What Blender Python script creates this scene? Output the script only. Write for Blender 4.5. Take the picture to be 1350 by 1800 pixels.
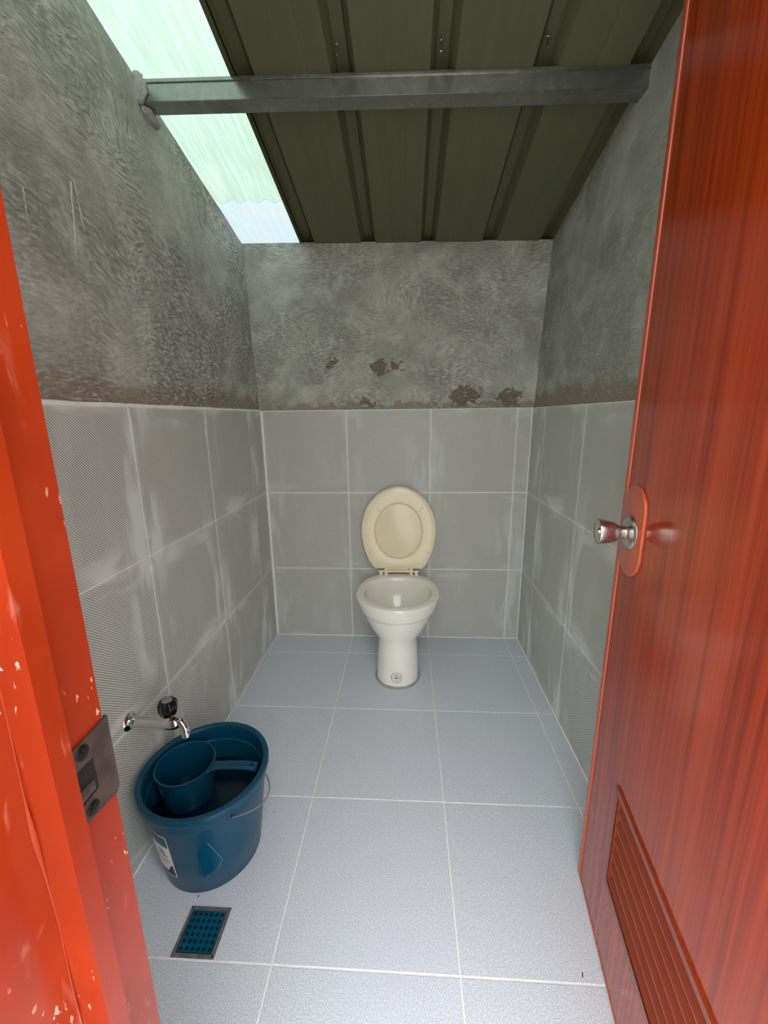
import bpy, bmesh, math, random
from mathutils import Vector, Matrix, noise
random.seed(7)
for o in list(bpy.data.objects): bpy.data.objects.remove(o)
scene = bpy.context.scene
COL = scene.collection

# ------------------------------------------------------------------ camera
cd = bpy.data.cameras.new('camera'); cam = bpy.data.objects.new('camera', cd); COL.objects.link(cam)
cd.sensor_fit = 'VERTICAL'; cd.sensor_height = 36.0; cd.lens = 724.385 / 1800 * 36.0
cd.clip_start = 0.01
pitch, yaw, roll = -0.227216, -0.055802, -0.010995
fw = Vector((math.sin(yaw) * math.cos(pitch), math.cos(yaw) * math.cos(pitch), math.sin(pitch)))
rt = Vector((math.cos(yaw), -math.sin(yaw), 0)); up = rt.cross(fw)
r2 = rt * math.cos(roll) + up * math.sin(roll); u2 = -rt * math.sin(roll) + up * math.cos(roll)
m3 = Matrix((r2, u2, -fw)).transposed()
cam.matrix_world = Matrix.Translation((0.2860, -1.9938, 1.1418)) @ m3.to_4x4()
scene.camera = cam

# ------------------------------------------------------------------ sky, exposure
w = bpy.data.worlds.new('overcast_sky'); scene.world = w; w.use_nodes = True
bg = w.node_tree.nodes['Background']
# overcast sky: brightest overhead, fading evenly to the horizon on all sides
wn = w.node_tree.nodes; wlk = w.node_tree.links
tc_ = wn.new('ShaderNodeTexCoord'); sx_ = wn.new('ShaderNodeSeparateXYZ'); mr_ = wn.new('ShaderNodeMapRange')
wlk.new(tc_.outputs['Generated'], sx_.inputs[0]); wlk.new(sx_.outputs[2], mr_.inputs[0])
mr_.inputs[3].default_value = 0.33; mr_.inputs[4].default_value = 1.0
wlk.new(mr_.outputs[0], bg.inputs[1])
bg.inputs[0].default_value = (0.955, 0.985, 1.0, 1)
vs = scene.view_settings
vs.view_transform = 'Standard'; vs.look = 'None'; vs.gamma = 1.0; vs.use_curve_mapping = False
vs.exposure = 3.0

# ------------------------------------------------------------------ helpers
def lin(c):
    return tuple((x / 255 / 12.92) if x / 255 <= 0.04045 else ((x / 255 + 0.055) / 1.055) ** 2.4 for x in c) + (1.0,)

class NT:
    """small node-graph writer"""
    def __init__(s, name):
        s.m = bpy.data.materials.new(name); s.m.use_nodes = True
        s.t = s.m.node_tree; s.n = s.t.nodes
        s.bsdf = s.n['Principled BSDF']; s.out = s.n['Material Output']
    def new(s, typ, **kw):
        n = s.n.new(typ)
        for k, v in kw.items():
            if k.startswith('i_'):
                n.inputs[k[2:].replace('_', ' ')].default_value = v
            else: setattr(n, k, v)
        return n
    def put(s, sock, v):
        if isinstance(v, bpy.types.NodeSocket): s.t.links.new(v, sock)
        else: sock.default_value = v
    def math(s, op, a, b=0.0, c=None, clamp=False):
        n = s.n.new('ShaderNodeMath'); n.operation = op; n.use_clamp = clamp
        s.put(n.inputs[0], a); s.put(n.inputs[1], b)
        if c is not None: s.put(n.inputs[2], c)
        return n.outputs[0]
    def step(s, v, lo, hi):
        n = s.n.new('ShaderNodeMapRange'); n.interpolation_type = 'SMOOTHSTEP'
        s.put(n.inputs[0], v); n.inputs[1].default_value = lo; n.inputs[2].default_value = hi
        return n.outputs[0]
    def mix(s, f, a, b, blend='MIX'):
        n = s.n.new('ShaderNodeMix'); n.data_type = 'RGBA'; n.blend_type = blend
        s.put(n.inputs[0], f); s.put(n.inputs[6], a); s.put(n.inputs[7], b)
        return n.outputs[2]
    def pos(s, obj=False):
        if obj:
            n = s.n.new('ShaderNodeTexCoord'); return n.outputs['Object']
        return s.n.new('ShaderNodeNewGeometry').outputs['Position']
    def sep(s, v):
        n = s.n.new('ShaderNodeSeparateXYZ'); s.put(n.inputs[0], v); return n.outputs
    def comb(s, x, y, z):
        n = s.n.new('ShaderNodeCombineXYZ')
        for i, q in enumerate((x, y, z)): s.put(n.inputs[i], q)
        return n.outputs[0]
    def vmul(s, v, k):
        n = s.n.new('ShaderNodeVectorMath'); n.operation = 'MULTIPLY'; s.put(n.inputs[0], v); n.inputs[1].default_value = k
        return n.outputs[0]
    def vadd(s, v, k):
        n = s.n.new('ShaderNodeVectorMath'); n.operation = 'ADD'; s.put(n.inputs[0], v); s.put(n.inputs[1], k)
        return n.outputs[0]
    def noise(s, v, scale, detail=3, rough=0.55, dist=0.0, color=False):
        n = s.n.new('ShaderNodeTexNoise'); s.put(n.inputs['Vector'], v)
        n.inputs['Scale'].default_value = scale; n.inputs['Detail'].default_value = detail
        n.inputs['Roughness'].default_value = rough; n.inputs['Distortion'].default_value = dist
        return n.outputs[1 if color else 0]
    def bump(s, h, strength, dist, prev=None):
        n = s.n.new('ShaderNodeBump'); s.put(n.inputs['Height'], h)
        n.inputs['Strength'].default_value = strength; n.inputs['Distance'].default_value = dist
        if prev is not None: s.t.links.new(prev, n.inputs['Normal'])
        return n.outputs[0]
    def set(s, **kw):
        for k, v in kw.items(): s.put(s.bsdf.inputs[k.replace('_', ' ')], v)
        return s.m

def simple(name, rgb, rough=0.5, metal=0.0, coat=0.0, spec=0.5, var=0.0, vscale=12.0, bump=0.0, bscale=60.0):
    g = NT(name); c = lin(rgb)
    if var:
        n = g.noise(g.pos(True), vscale, 2)
        c = g.mix(g.step(n, 0.3, 0.7), tuple(x * (1 - var) for x in c[:3]) + (1,), tuple(min(1, x * (1 + var)) for x in c[:3]) + (1,))
    g.set(Base_Color=c, Roughness=rough, Metallic=metal, Coat_Weight=coat, Specular_IOR_Level=spec)
    if bump: g.set(Normal=g.bump(g.noise(g.pos(True), bscale, 3), bump, 0.001))
    return g.m

def add(name, verts, faces, mat, parent=None, smooth=False, loc=None):
    me = bpy.data.meshes.new(name); me.from_pydata([tuple(v) for v in verts], [], faces); me.update()
    return link(name, me, mat, parent, smooth, loc)
def link(name, me, mat, parent=None, smooth=False, loc=None):
    if mat is not None and not me.materials: me.materials.append(mat)
    if smooth:
        for p in me.polygons: p.use_smooth = True
    o = bpy.data.objects.new(name, me); COL.objects.link(o)
    if parent is not None: o.parent = parent
    if loc is not None: o.location = loc
    return o
def from_bm(name, bm, mat, parent=None, smooth=False, loc=None):
    bmesh.ops.recalc_face_normals(bm, faces=bm.faces)
    me = bpy.data.meshes.new(name); bm.to_mesh(me); bm.free()
    return link(name, me, mat, parent, smooth, loc)
def sharp(o, ang=35):
    """smooth shading with hard edges above an angle"""
    bm = bmesh.new(); bm.from_mesh(o.data)
    for f in bm.faces: f.smooth = True
    for e in bm.edges:
        if len(e.link_faces) == 2 and e.calc_face_angle(0) > math.radians(ang): e.smooth = False
    bm.to_mesh(o.data); bm.free(); return o
def tag(o, label=None, cat=None, kind=None, group=None):
    if label: o['label'] = label
    if cat: o['category'] = cat
    if kind: o['kind'] = kind
    if group: o['group'] = group
    return o
def empty(name, loc=(0, 0, 0)):
    o = bpy.data.objects.new(name, None); COL.objects.link(o); o.location = loc; o.empty_display_size = 0.05
    return o
def bm_box(bm, lo, hi, M=None):
    vs_ = [bm.verts.new((M @ Vector((x, y, z))) if M else (x, y, z)) for x in (lo[0], hi[0]) for y in (lo[1], hi[1]) for z in (lo[2], hi[2])]
    for f in ((0, 1, 3, 2), (4, 6, 7, 5), (0, 4, 5, 1), (2, 3, 7, 6), (0, 2, 6, 4), (1, 5, 7, 3)):
        bm.faces.new([vs_[i] for i in f])
    return vs_
def box(name, lo, hi, mat, parent=None, bevel=0.0, M=None, seg=2, loc=None):
    bm = bmesh.new(); bm_box(bm, lo, hi, M)
    if bevel: bmesh.ops.bevel(bm, geom=bm.edges[:] , offset=bevel, segments=seg, affect='EDGES', profile=0.5)
    o = from_bm(name, bm, mat, parent, loc=loc)
    return sharp(o, 40) if bevel else o
def rings(name, R, mat, parent=None, cap0=True, cap1=True, smooth=True, loc=None, closed=True, ang=38):
    """skin a list of equal-length point rings"""
    n = len(R[0]); V = [p for r in R for p in r]; F = []
    m = n if closed else n - 1
    for i in range(len(R) - 1):
        for j in range(m):
            a = i * n + j; b = i * n + (j + 1) % n
            F.append((a, b, b + n, a + n))
    if cap0: F.append(tuple(range(n))[::-1])
    if cap1: F.append(tuple(range((len(R) - 1) * n, len(R) * n)))
    me = bpy.data.meshes.new(name); me.from_pydata([tuple(v) for v in V], [], F)
    bm = bmesh.new(); bm.from_mesh(me); bmesh.ops.recalc_face_normals(bm, faces=bm.faces); bm.to_mesh(me); bm.free()
    o = link(name, me, mat, parent, loc=loc)
    return sharp(o, ang) if smooth else o
def lathe(name, prof, mat, parent=None, M=None, n=48, cap0=True, cap1=True, loc=None, ang=38):
    """profile of (r, h) about local Z, placed by matrix M"""
    R = []
    for r, h in prof:
        R.append([(M @ Vector((r * math.cos(2 * math.pi * k / n), r * math.sin(2 * math.pi * k / n), h))) if M else
                  Vector((r * math.cos(2 * math.pi * k / n), r * math.sin(2 * math.pi * k / n), h)) for k in range(n)])
    return rings(name, R, mat, parent, cap0, cap1, True, loc, ang=ang)
def tube(name, pts, rad, mat, parent=None, n=12, loc=None):
    pts = [Vector(p) for p in pts]; R = []
    prev = None
    for i, p in enumerate(pts):
        t = (pts[min(i + 1, len(pts) - 1)] - pts[max(i - 1, 0)]).normalized()
        if prev is None:
            a = t.orthogonal().normalized()
        else:
            a = (prev - t * prev.dot(t)).normalized()
        prev = a; b = t.cross(a)
        r = rad[i] if isinstance(rad, (list, tuple)) else rad
        R.append([p + (a * math.cos(2 * math.pi * k / n) + b * math.sin(2 * math.pi * k / n)) * r for k in range(n)])
    return rings(name, R, mat, parent, loc=loc)
def spline(P, n=8):
    """Catmull-Rom through points"""
    P = [Vector(p) for p in P]; P = [P[0] * 2 - P[1]] + P + [P[-1] * 2 - P[-2]]; out = []
    for i in range(1, len(P) - 2):
        for k in range(n):
            t = k / n; a, b, c, d = P[i - 1:i + 3]
            out.append(0.5 * ((2 * b) + (c - a) * t + (2 * a - 5 * b + 4 * c - d) * t * t + (3 * b - a - 3 * c + d) * t ** 3))
    out.append(P[-2]); return out
def prism(name, pts2, M, h0, h1, mat, parent=None, bevel=0.0, seg=2, loc=None):
    """closed 2-D outline extruded from h0 to h1 along local Z of M"""
    bm = bmesh.new()
    vb = [bm.verts.new(M @ Vector((x, y, h0))) for x, y in pts2]
    f = bm.faces.new(vb)
    ex = bmesh.ops.extrude_face_region(bm, geom=[f])
    d = (M.to_3x3() @ Vector((0, 0, 1))) * (h1 - h0)
    tops = [v for v in ex['geom'] if isinstance(v, bmesh.types.BMVert)]
    bmesh.ops.translate(bm, verts=tops, vec=d)
    if bevel:
        ts = set(tops)
        es = [e for e in bm.edges if e.verts[0] in ts and e.verts[1] in ts]
        bmesh.ops.bevel(bm, geom=es, offset=bevel, segments=seg, affect='EDGES', profile=0.5)
    o = from_bm(name, bm, mat, parent, loc=loc)
    return sharp(o, 40)

# ------------------------------------------------------------------ measures (metres)
XL, XR = -0.412, 0.8675            # tile faces
YB, YF = 0.0, -1.732               # back wall tile face, inner face of the front wall
ZT = 1.1746                        # top of the tiling
def roof(x, y): return 1.887 - 0.2 * y - 0.019 * (x + 0.4)

# ------------------------------------------------------------------ materials
def plaster(name, horiz, brown, blobs=(), base=(122, 122, 116), pale=(150, 151, 144), dark=(84, 84, 80), ridge=1.0):
    """troweled cement render; horiz picks the along-wall axis"""
    g = NT(name); P = g.pos(); x, y, z = g.sep(P); h = y if horiz == 'y' else x
    Q = g.comb(h, z, 0.0)
    wob = g.noise(Q, 3.1, 2, 0.5, color=True)
    Qd = g.vadd(Q, g.vmul(wob, (0.16, 0.16, 0)))
    big = g.noise(Q, 3.5, 3, 0.6, 0.6); mid = g.noise(Qd, 7.0, 4, 0.7); fine = g.noise(P, 190, 1, 0.6)
    c = g.mix(g.step(big, 0.38, 0.66), lin(dark), lin(base))
    c = g.mix(g.math('MULTIPLY', g.step(mid, 0.42, 0.72), 0.8), c, lin(pale))
    # brown scratch coat left bare just above the tiles
    jag = g.noise(Q, 14, 3, 0.6); ragged = g.noise(Q, 34, 2, 0.6) if blobs else None
    zz = g.math('ADD', g.math('SUBTRACT', z, ZT), g.math('MULTIPLY', g.math('SUBTRACT', jag, 0.5), -0.12))
    bm_ = g.math('SUBTRACT', 1.0, g.step(zz, brown * 0.5, brown))
    c = g.mix(g.math('MULTIPLY', bm_, 0.85), c, lin((146, 132, 114)))
    for (bx, bz, br, sx) in blobs:
        dx = g.math('DIVIDE', g.math('SUBTRACT', h, bx), sx); dz = g.math('SUBTRACT', z, bz)
        d = g.math('SQRT', g.math('ADD', g.math('MULTIPLY', dx, dx), g.math('MULTIPLY', dz, dz)))
        d = g.math('ADD', d, g.math('MULTIPLY', g.math('SUBTRACT', ragged, 0.5), 0.085))
        mk = g.math('SUBTRACT', 1.0, g.step(d, br * 0.8, br * 1.05))
        c = g.mix(g.math('MULTIPLY', mk, 0.9), c, lin((112, 98, 80)))
    c = g.mix(g.math('MULTIPLY', g.math('SUBTRACT', fine, 0.5), 0.5, clamp=True), c, lin((60, 60, 56)))
    # trowel ridges: fine ripples, mostly level, swept round in places
    r1 = g.noise(g.vmul(Qd, (17, 52, 1)), 2.6, 1, 0.55, 0.5)
    r2_ = g.noise(g.vmul(Qd, (44, 15, 1)), 2.4, 1, 0.55, 0.5)
    sel = g.step(g.noise(Q, 3.4, 1), 0.56, 0.66)
    hh = g.math('ADD', g.math('MULTIPLY', r2_, sel), g.math('MULTIPLY', r1, g.math('SUBTRACT', 1.0, sel)))
    amt = g.math('ADD', 0.35, g.step(g.noise(Q, 2.6, 1), 0.38, 0.6))
    ridge_shade = g.math('MULTIPLY', g.math('MULTIPLY', g.math('SUBTRACT', 1.0, g.step(hh, 0.34, 0.52)), amt), 0.36 * ridge)  # hollows darkened in the colour, standing in for relief shade
    c = g.mix(ridge_shade, c, lin(tuple(x * 0.6 for x in dark)))
    ridge_light = g.math('MULTIPLY', g.math('MULTIPLY', g.step(hh, 0.55, 0.68), amt), 0.3 * ridge)  # crests lightened in the colour as if catching the light
    c = g.mix(ridge_light, c, lin(tuple(min(255, x * 1.15) for x in pale)))
    n3 = g.bump(g.math('ADD', g.math('MULTIPLY', g.math('MULTIPLY', hh, amt), min(1.0, ridge)), g.math('MULTIPLY', fine, 0.1)), 1.0, 0.006)
    g.set(Base_Color=c, Roughness=0.85, Specular_IOR_Level=0.3, Normal=n3)
    return g.m

def wall_tile(name, horiz, offs, haze, zrows=(0.0, 0.3803, 0.7774, 1.1746)):
    """grey tile with fine diagonal hatch lines and dried grout haze rubbed around the joints"""
    g = NT(name); P = g.pos(); x, y, z = g.sep(P); h = y if horiz == 'y' else x
    Q = g.comb(h, z, 0.0)
    a = math.radians(40); per = 0.0052
    s = 1.0 if horiz == 'y' else 0.0
    ph = g.math('ADD', g.math('MULTIPLY', z, math.cos(a) * 2 * math.pi / per), g.math('MULTIPLY', h, math.sin(a) * 2 * math.pi / per))
    ln = g.step(g.math('SINE', ph), -0.55, 0.55)
    c = g.mix(ln, lin((140, 140, 134)), lin((216, 216, 209)))
    c = g.mix(g.math('MULTIPLY', g.step(g.noise(P, 260, 0), 0.4, 0.6), 0.2), c, lin((196, 196, 190)))
    # distance to the nearest joint
    fr = g.math('ABSOLUTE', g.math('SUBTRACT', g.math('FRACT', g.math('DIVIDE', g.math('SUBTRACT', h, offs), 0.4)), 0.5))
    dj = g.math('MULTIPLY', g.math('SUBTRACT', 0.5, fr), 0.4)
    fz = g.math('ABSOLUTE', g.math('SUBTRACT', g.math('FRACT', g.math('DIVIDE', g.math('SUBTRACT', z, 0.3803), 0.3971)), 0.5))
    dz = g.math('MULTIPLY', g.math('SUBTRACT', 0.5, fz), 0.4)
    wob = g.vmul(g.noise(Q, 5.0, 1, color=True), (0.07, 0.07, 0))
    Qd = g.vadd(Q, wob)
    sv = g.step(g.noise(g.vmul(Qd, (9, 1.7, 1)), 1.6, 2, 0.55), 0.46, 0.64)
    sh = g.step(g.noise(g.vmul(Qd, (2.4, 9, 1)), 1.6, 2, 0.55), 0.47, 0.64)
    nv = g.math('SUBTRACT', 1.0, g.step(dj, 0.02, 0.15)); nz = g.math('SUBTRACT', 1.0, g.step(dz, 0.01, 0.11))
    near = g.math('SUBTRACT', 1.0, g.step(g.math('MINIMUM', dj, dz), 0.002, 0.02))
    cloud = g.step(g.noise(Q, 4.2, 1), 0.36, 0.6)
    m = g.math('MAXIMUM', g.math('MULTIPLY', sv, g.math('ADD', nv, 0.22)), g.math('MULTIPLY', sh, nz))
    m = g.math('ADD', g.math('MULTIPLY', m, cloud), g.math('MULTIPLY', near, 0.3))
    m = g.math('MULTIPLY', m, haze, clamp=True)
    c = g.mix(m, c, lin((218, 220, 216)))
    g.set(Base_Color=c, Roughness=g.math('ADD', 0.42, g.math('MULTIPLY', m, 0.35)), Specular_IOR_Level=0.4,
          Normal=g.bump(ln, 0.25, 0.0004))
    return g.m

def floor_tile(name):
    g = NT(name); P = g.pos()
    a = g.noise(P, 330, 1, 0.6); b = g.noise(P, 620, 0, 0.6)
    c = g.mix(g.step(a, 0.4, 0.62), lin((198, 204, 212)), lin((224, 229, 236)))
    c = g.mix(g.math('MULTIPLY', g.step(b, 0.56, 0.68), 0.5), c, lin((170, 173, 178)))
    c = g.mix(g.math('MULTIPLY', g.step(g.noise(P, 3.2, 3), 0.42, 0.68), 0.22), c, lin((206, 206, 222)))
    g.set(Base_Color=c, Roughness=0.42, Specular_IOR_Level=0.45)
    return g.m

def orange_paint(name):
    """thick orange enamel with pale chips, drips and scuffs"""
    g = NT(name); P = g.pos(); x, y, z = g.sep(P)
    n = g.noise(P, 9, 3)
    c = g.mix(g.step(n, 0.35, 0.7), lin((146, 42, 10)), lin((160, 50, 14)))
    Q = g.vmul(P, (1, 1, 0.45))
    clus = g.step(g.noise(g.vmul(P, (1, 1, 0.7)), 16, 2), 0.52, 0.62)
    chip = g.math('MULTIPLY', g.step(g.noise(Q, 210, 2, 0.5), 0.66, 0.70), clus)
    chip2 = g.math('MULTIPLY', g.step(g.noise(Q, 95, 2, 0.5), 0.69, 0.72), clus)
    scuff = g.math('MULTIPLY', g.step(g.noise(g.vmul(P, (1, 1, 0.3)), 45, 3, 0.6, 0.6), 0.62, 0.76), 0.22)
    m = g.math('MAXIMUM', g.math('MAXIMUM', chip, chip2), scuff)
    c = g.mix(g.math('MULTIPLY', m, 0.85), c, lin((226, 190, 168)))
    hb = g.noise(g.vmul(P, (1, 1, 0.35)), 60, 2)
    g.set(Base_Color=c, Roughness=0.22, Specular_IOR_Level=0.5, Normal=g.bump(g.math('ADD', hb, m), 0.22, 0.0015))
    return g.m

def door_wood(name):
    """printed red-brown wood grain running up the door, under a glossy skin"""
    g = NT(name); P = g.pos(True)
    wob = g.vmul(g.noise(P, 1.6, 2, color=True), (0.003, 0.0, 0.003))
    Q = g.vadd(P, wob)
    a = g.noise(g.vmul(Q, (80, 1.5, 80)), 1.0, 3, 0.65)
    b = g.noise(g.vmul(Q, (290, 3.0, 290)), 1.0, 3, 0.6)
    d = g.noise(g.vmul(Q, (22, 0.7, 22)), 1.0, 3, 0.5)
    c = g.mix(g.step(a, 0.25, 0.76), lin((132, 39, 6)), lin((186, 60, 14)))
    c = g.mix(g.math('MULTIPLY', g.step(b, 0.42, 0.66), 0.2), c, lin((112, 35, 8)))
    c = g.mix(g.math('MULTIPLY', g.step(d, 0.45, 0.68), 0.35), c, lin((188, 72, 24)))
    g.set(Base_Color=c, Roughness=0.15, Specular_IOR_Level=0.5)
    return g.m

def translucent(name, tint, through=0.4, streak=0.12):
    g = NT(name); P = g.pos()
    s = g.noise(g.vmul(P, (60, 3, 3)), 1.6, 4, 0.6); s2 = g.noise(P, 7, 3); s3 = g.noise(g.vmul(P, (240, 8, 8)), 1.0, 2)
    t = lin(tint)
    k = tuple(x * (1 - streak * 1.6) for x in t[:2]) + (t[2] * (1 - streak * 2.0), 1)
    c = g.mix(g.math('MULTIPLY', g.step(g.math('ADD', g.math('MULTIPLY', s, 0.6), g.math('MULTIPLY', s3, 0.4)), 0.36, 0.64), 0.9), t, k)
    c = g.mix(g.math('MULTIPLY', g.step(s2, 0.5, 0.75), 0.25), c, lin((124, 124, 114)))
    tl = g.new('ShaderNodeBsdfTranslucent'); g.put(tl.inputs[0], c)
    tp = g.new('ShaderNodeBsdfTransparent'); g.put(tp.inputs[0], c)
    mx = g.new('ShaderNodeMixShader'); mx.inputs[0].default_value = through
    g.t.links.new(tl.outputs[0], mx.inputs[1]); g.t.links.new(tp.outputs[0], mx.inputs[2])
    g.t.links.new(mx.outputs[0], g.out.inputs[0])
    return g.m

def galvanised(name):
    g = NT(name); P = g.pos(); n = g.noise(P, 40, 4, 0.6, 0.4); s = g.noise(g.vmul(P, (3, 40, 90)), 1, 3)
    c = g.mix(g.step(n, 0.35, 0.65), lin((150, 151, 148)), lin((160, 161, 158)))
    c = g.mix(g.math('MULTIPLY', g.step(s, 0.5, 0.7), 0.15), c, lin((180, 182, 180)))
    g.set(Base_Color=c, Metallic=0.9, Roughness=g.math('ADD', 0.2, g.math('MULTIPLY', n, 0.12)))
    return g.m

M_PL = plaster('cement_render_side', 'y', 0.075, ridge=1.1, base=(180, 179, 170), pale=(202, 201, 192), dark=(154, 153, 145))
M_PR = plaster('cement_render_right', 'y', 0.08, ridge=0.35, base=(172, 173, 163), pale=(194, 196, 186), dark=(150, 152, 143))
M_PB = plaster('cement_render_back', 'x', 0.04, ridge=0.7, base=(174, 174, 163), pale=(200, 201, 190), dark=(152, 152, 142),
               blobs=((0.165, 1.362, 0.034, 1.3), (-0.063, 1.389, 0.022, 1.2), (0.245, 1.368, 0.018, 1.7), (0.555, 1.235, 0.045, 1.6), (0.76, 1.225, 0.04, 1.3), (0.10, 1.215, 0.02, 2.0)))
M_PF = plaster('cement_render_front', 'x', 0.02, ridge=0.5)
M_TL = wall_tile('tile_grey_left', 'y', -0.163, 1.0)
M_TR = wall_tile('tile_grey_right', 'y', -0.184, 0.95)
M_TB = wall_tile('tile_grey_back', 'x', 0.0, 0.4)
M_FT = floor_tile('tile_speckled_floor')
M_GROUT = simple('grout_cream', (238, 238, 229), 0.9, var=0.04, vscale=30, bump=0.3, bscale=200)
M_CONC = simple('rough_concrete', (190, 189, 180), 0.9, var=0.15, vscale=8, bump=0.4)
M_OUT = simple('outside_concrete', (180, 178, 172), 0.9, var=0.12, vscale=2)
M_ORANGE = orange_paint('orange_enamel')
M_DOOR = door_wood('door_wood_grain')
M_TRIM = simple('door_edge_trim', (186, 84, 54), 0.2, spec=0.5, var=0.05)
M_VENT = simple('door_vent_plastic', (136, 56, 32), 0.28, var=0.05)
M_ROOF = NT('olive_roof_underside')
_p = M_ROOF.pos(); _n = M_ROOF.noise(M_ROOF.vmul(_p, (40, 2, 2)), 1.2, 4); _n2 = M_ROOF.noise(_p, 2.3, 2)
_c = M_ROOF.mix(M_ROOF.step(_n, 0.35, 0.7), lin((98, 100, 70)), lin((102, 104, 74)))
_c = M_ROOF.mix(M_ROOF.math('MULTIPLY', M_ROOF.step(_n2, 0.58, 0.72), 0.35), _c, lin((102, 88, 70)))
M_ROOF = M_ROOF.set(Base_Color=_c, Roughness=0.5, Specular_IOR_Level=0.35)
M_SKYG = translucent('translucent_green_sheet', (110, 125, 116), 0.8)
M_SKYB = translucent('translucent_blue_sheet', (114, 124, 126), 0.85, 0.05)
M_GALV = galvanised('galvanised_steel')
M_CHROME = simple('chrome', (214, 214, 212), 0.08, 1.0)
M_STEEL = simple('brushed_steel', (196, 192, 188), 0.26, 1.0)
M_STRIKE = simple('stained_steel', (112, 100, 95), 0.38, 0.85, var=0.2, vscale=60)
M_DARK = simple('hole_shade_black', (5, 5, 5), 0.8)  # flat black that paints the shade inside holes
M_BLACK = simple('black_plastic', (12, 12, 13), 0.18)
M_GREYCAP = simple('grey_cap', (130, 132, 134), 0.35)
M_CERAMIC = simple('cream_ceramic', (246, 242, 230), 0.12, coat=0.3, var=0.01)
M_SEAT = simple('ivory_plastic', (246, 232, 198), 0.2, var=0.01)
M_CEMENT = simple('grey_cement', (158, 158, 152), 0.9, var=0.1, bump=0.4)
M_BLUE = simple('blue_plastic', (8, 68, 94), 0.3, spec=0.35, var=0.05, vscale=6)
M_BLUE2 = simple('dipper_blue_plastic', (8, 64, 90), 0.28, spec=0.4)
M_BLUEFILM = simple('blue_film', (10, 104, 138), 0.2, 0.45)
M_WHITE = simple('white_paper', (224, 224, 220), 0.5)
M_INK = simple('black_ink', (26, 28, 32), 0.5)
M_PATCH = simple('blue_film_sticker', (8, 70, 98), 0.12, spec=0.35)
M_PATCHEDGE = simple('sticker_edge', (104, 148, 168), 0.3)
M_WATER = NT('water').set(Base_Color=(0.75, 0.9, 0.95, 1), Roughness=0.02, Transmission_Weight=1.0, IOR=1.33)

# ------------------------------------------------------------------ tiles
def tile_mesh(w_, h_, t=0.008, b=0.0009):
    """thin tile in local XY, face at z=0, body below, arris chamfered"""
    V = []; F = []
    for (z, i) in ((-t, 0), (-b, 0), (0, b)):
        V += [(-w_ / 2 + i, -h_ / 2 + i, z), (w_ / 2 - i, -h_ / 2 + i, z), (w_ / 2 - i, h_ / 2 - i, z), (-w_ / 2 + i, h_ / 2 - i, z)]
    for r in (0, 4):
        for k in range(4): F.append((r + k, r + (k + 1) % 4, r + 4 + (k + 1) % 4, r + 4 + k))
    F.append((8, 9, 10, 11)); F.append((3, 2, 1, 0))
    me = bpy.data.meshes.new('tile'); me.from_pydata(V, [], F); return me
TCACHE = {}
def lay(parent, mat, M, us, vs__, gap=0.0036, jit=0.0003):
    """tile a rectangle: joint lines us x vs__ in the plane of matrix M"""
    for i in range(len(us) - 1):
        for j in range(len(vs__) - 1):
            w_ = us[i + 1] - us[i] - gap; h_ = vs__[j + 1] - vs__[j] - gap
            k = (round(w_, 4), round(h_, 4), mat.name)
            if k not in TCACHE:
                TCACHE[k] = tile_mesh(w_, h_); TCACHE[k].materials.append(mat)
            o = bpy.data.objects.new('tile', TCACHE[k]); COL.objects.link(o); o.parent = parent
            tilt = Matrix.Rotation(random.uniform(-jit, jit) * 2, 4, 'X') @ Matrix.Rotation(random.uniform(-jit, jit) * 2, 4, 'Y')
            o.matrix_local = M @ Matrix.Translation(((us[i] + us[i + 1]) / 2, (vs__[j] + vs__[j + 1]) / 2, random.uniform(-jit, 0))) @ tilt

# floor
floor = box('floor', (XL - 0.15, -1.87, -0.12), (XR + 0.15, 0.14, -0.0095), M_CONC); tag(floor, kind='structure')
box('grout', (XL - 0.006, -1.745, -0.0094), (XR + 0.006, 0.006, -0.0016), M_GROUT, floor)
lay(floor, M_FT, Matrix(), [XL, 0.0, 0.4, 0.8, XR], [-1.767, -1.367, -0.967, -0.567, -0.167, -0.002])
for (sx, sy, l_, a_) in ((-0.106, -1.021, 0.0035, 0.4), (-0.222, -1.247, 0.004, 0.9), (0.818, -0.568, 0.003, 0.2), (0.655, -1.352, 0.009, 1.2)):
    box('dirt_speck', (-l_ / 2, -0.0008, 0.0), (l_ / 2, 0.0008, 0.001), M_INK, floor, M=Matrix.Rotation(a_, 4, 'Z'), loc=(sx, sy, 0.0))

# outside ground
ground = box('floor_outside', (-14, -28, -0.2), (14, -1.872, -0.03), M_OUT); tag(ground, kind='structure')

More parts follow.
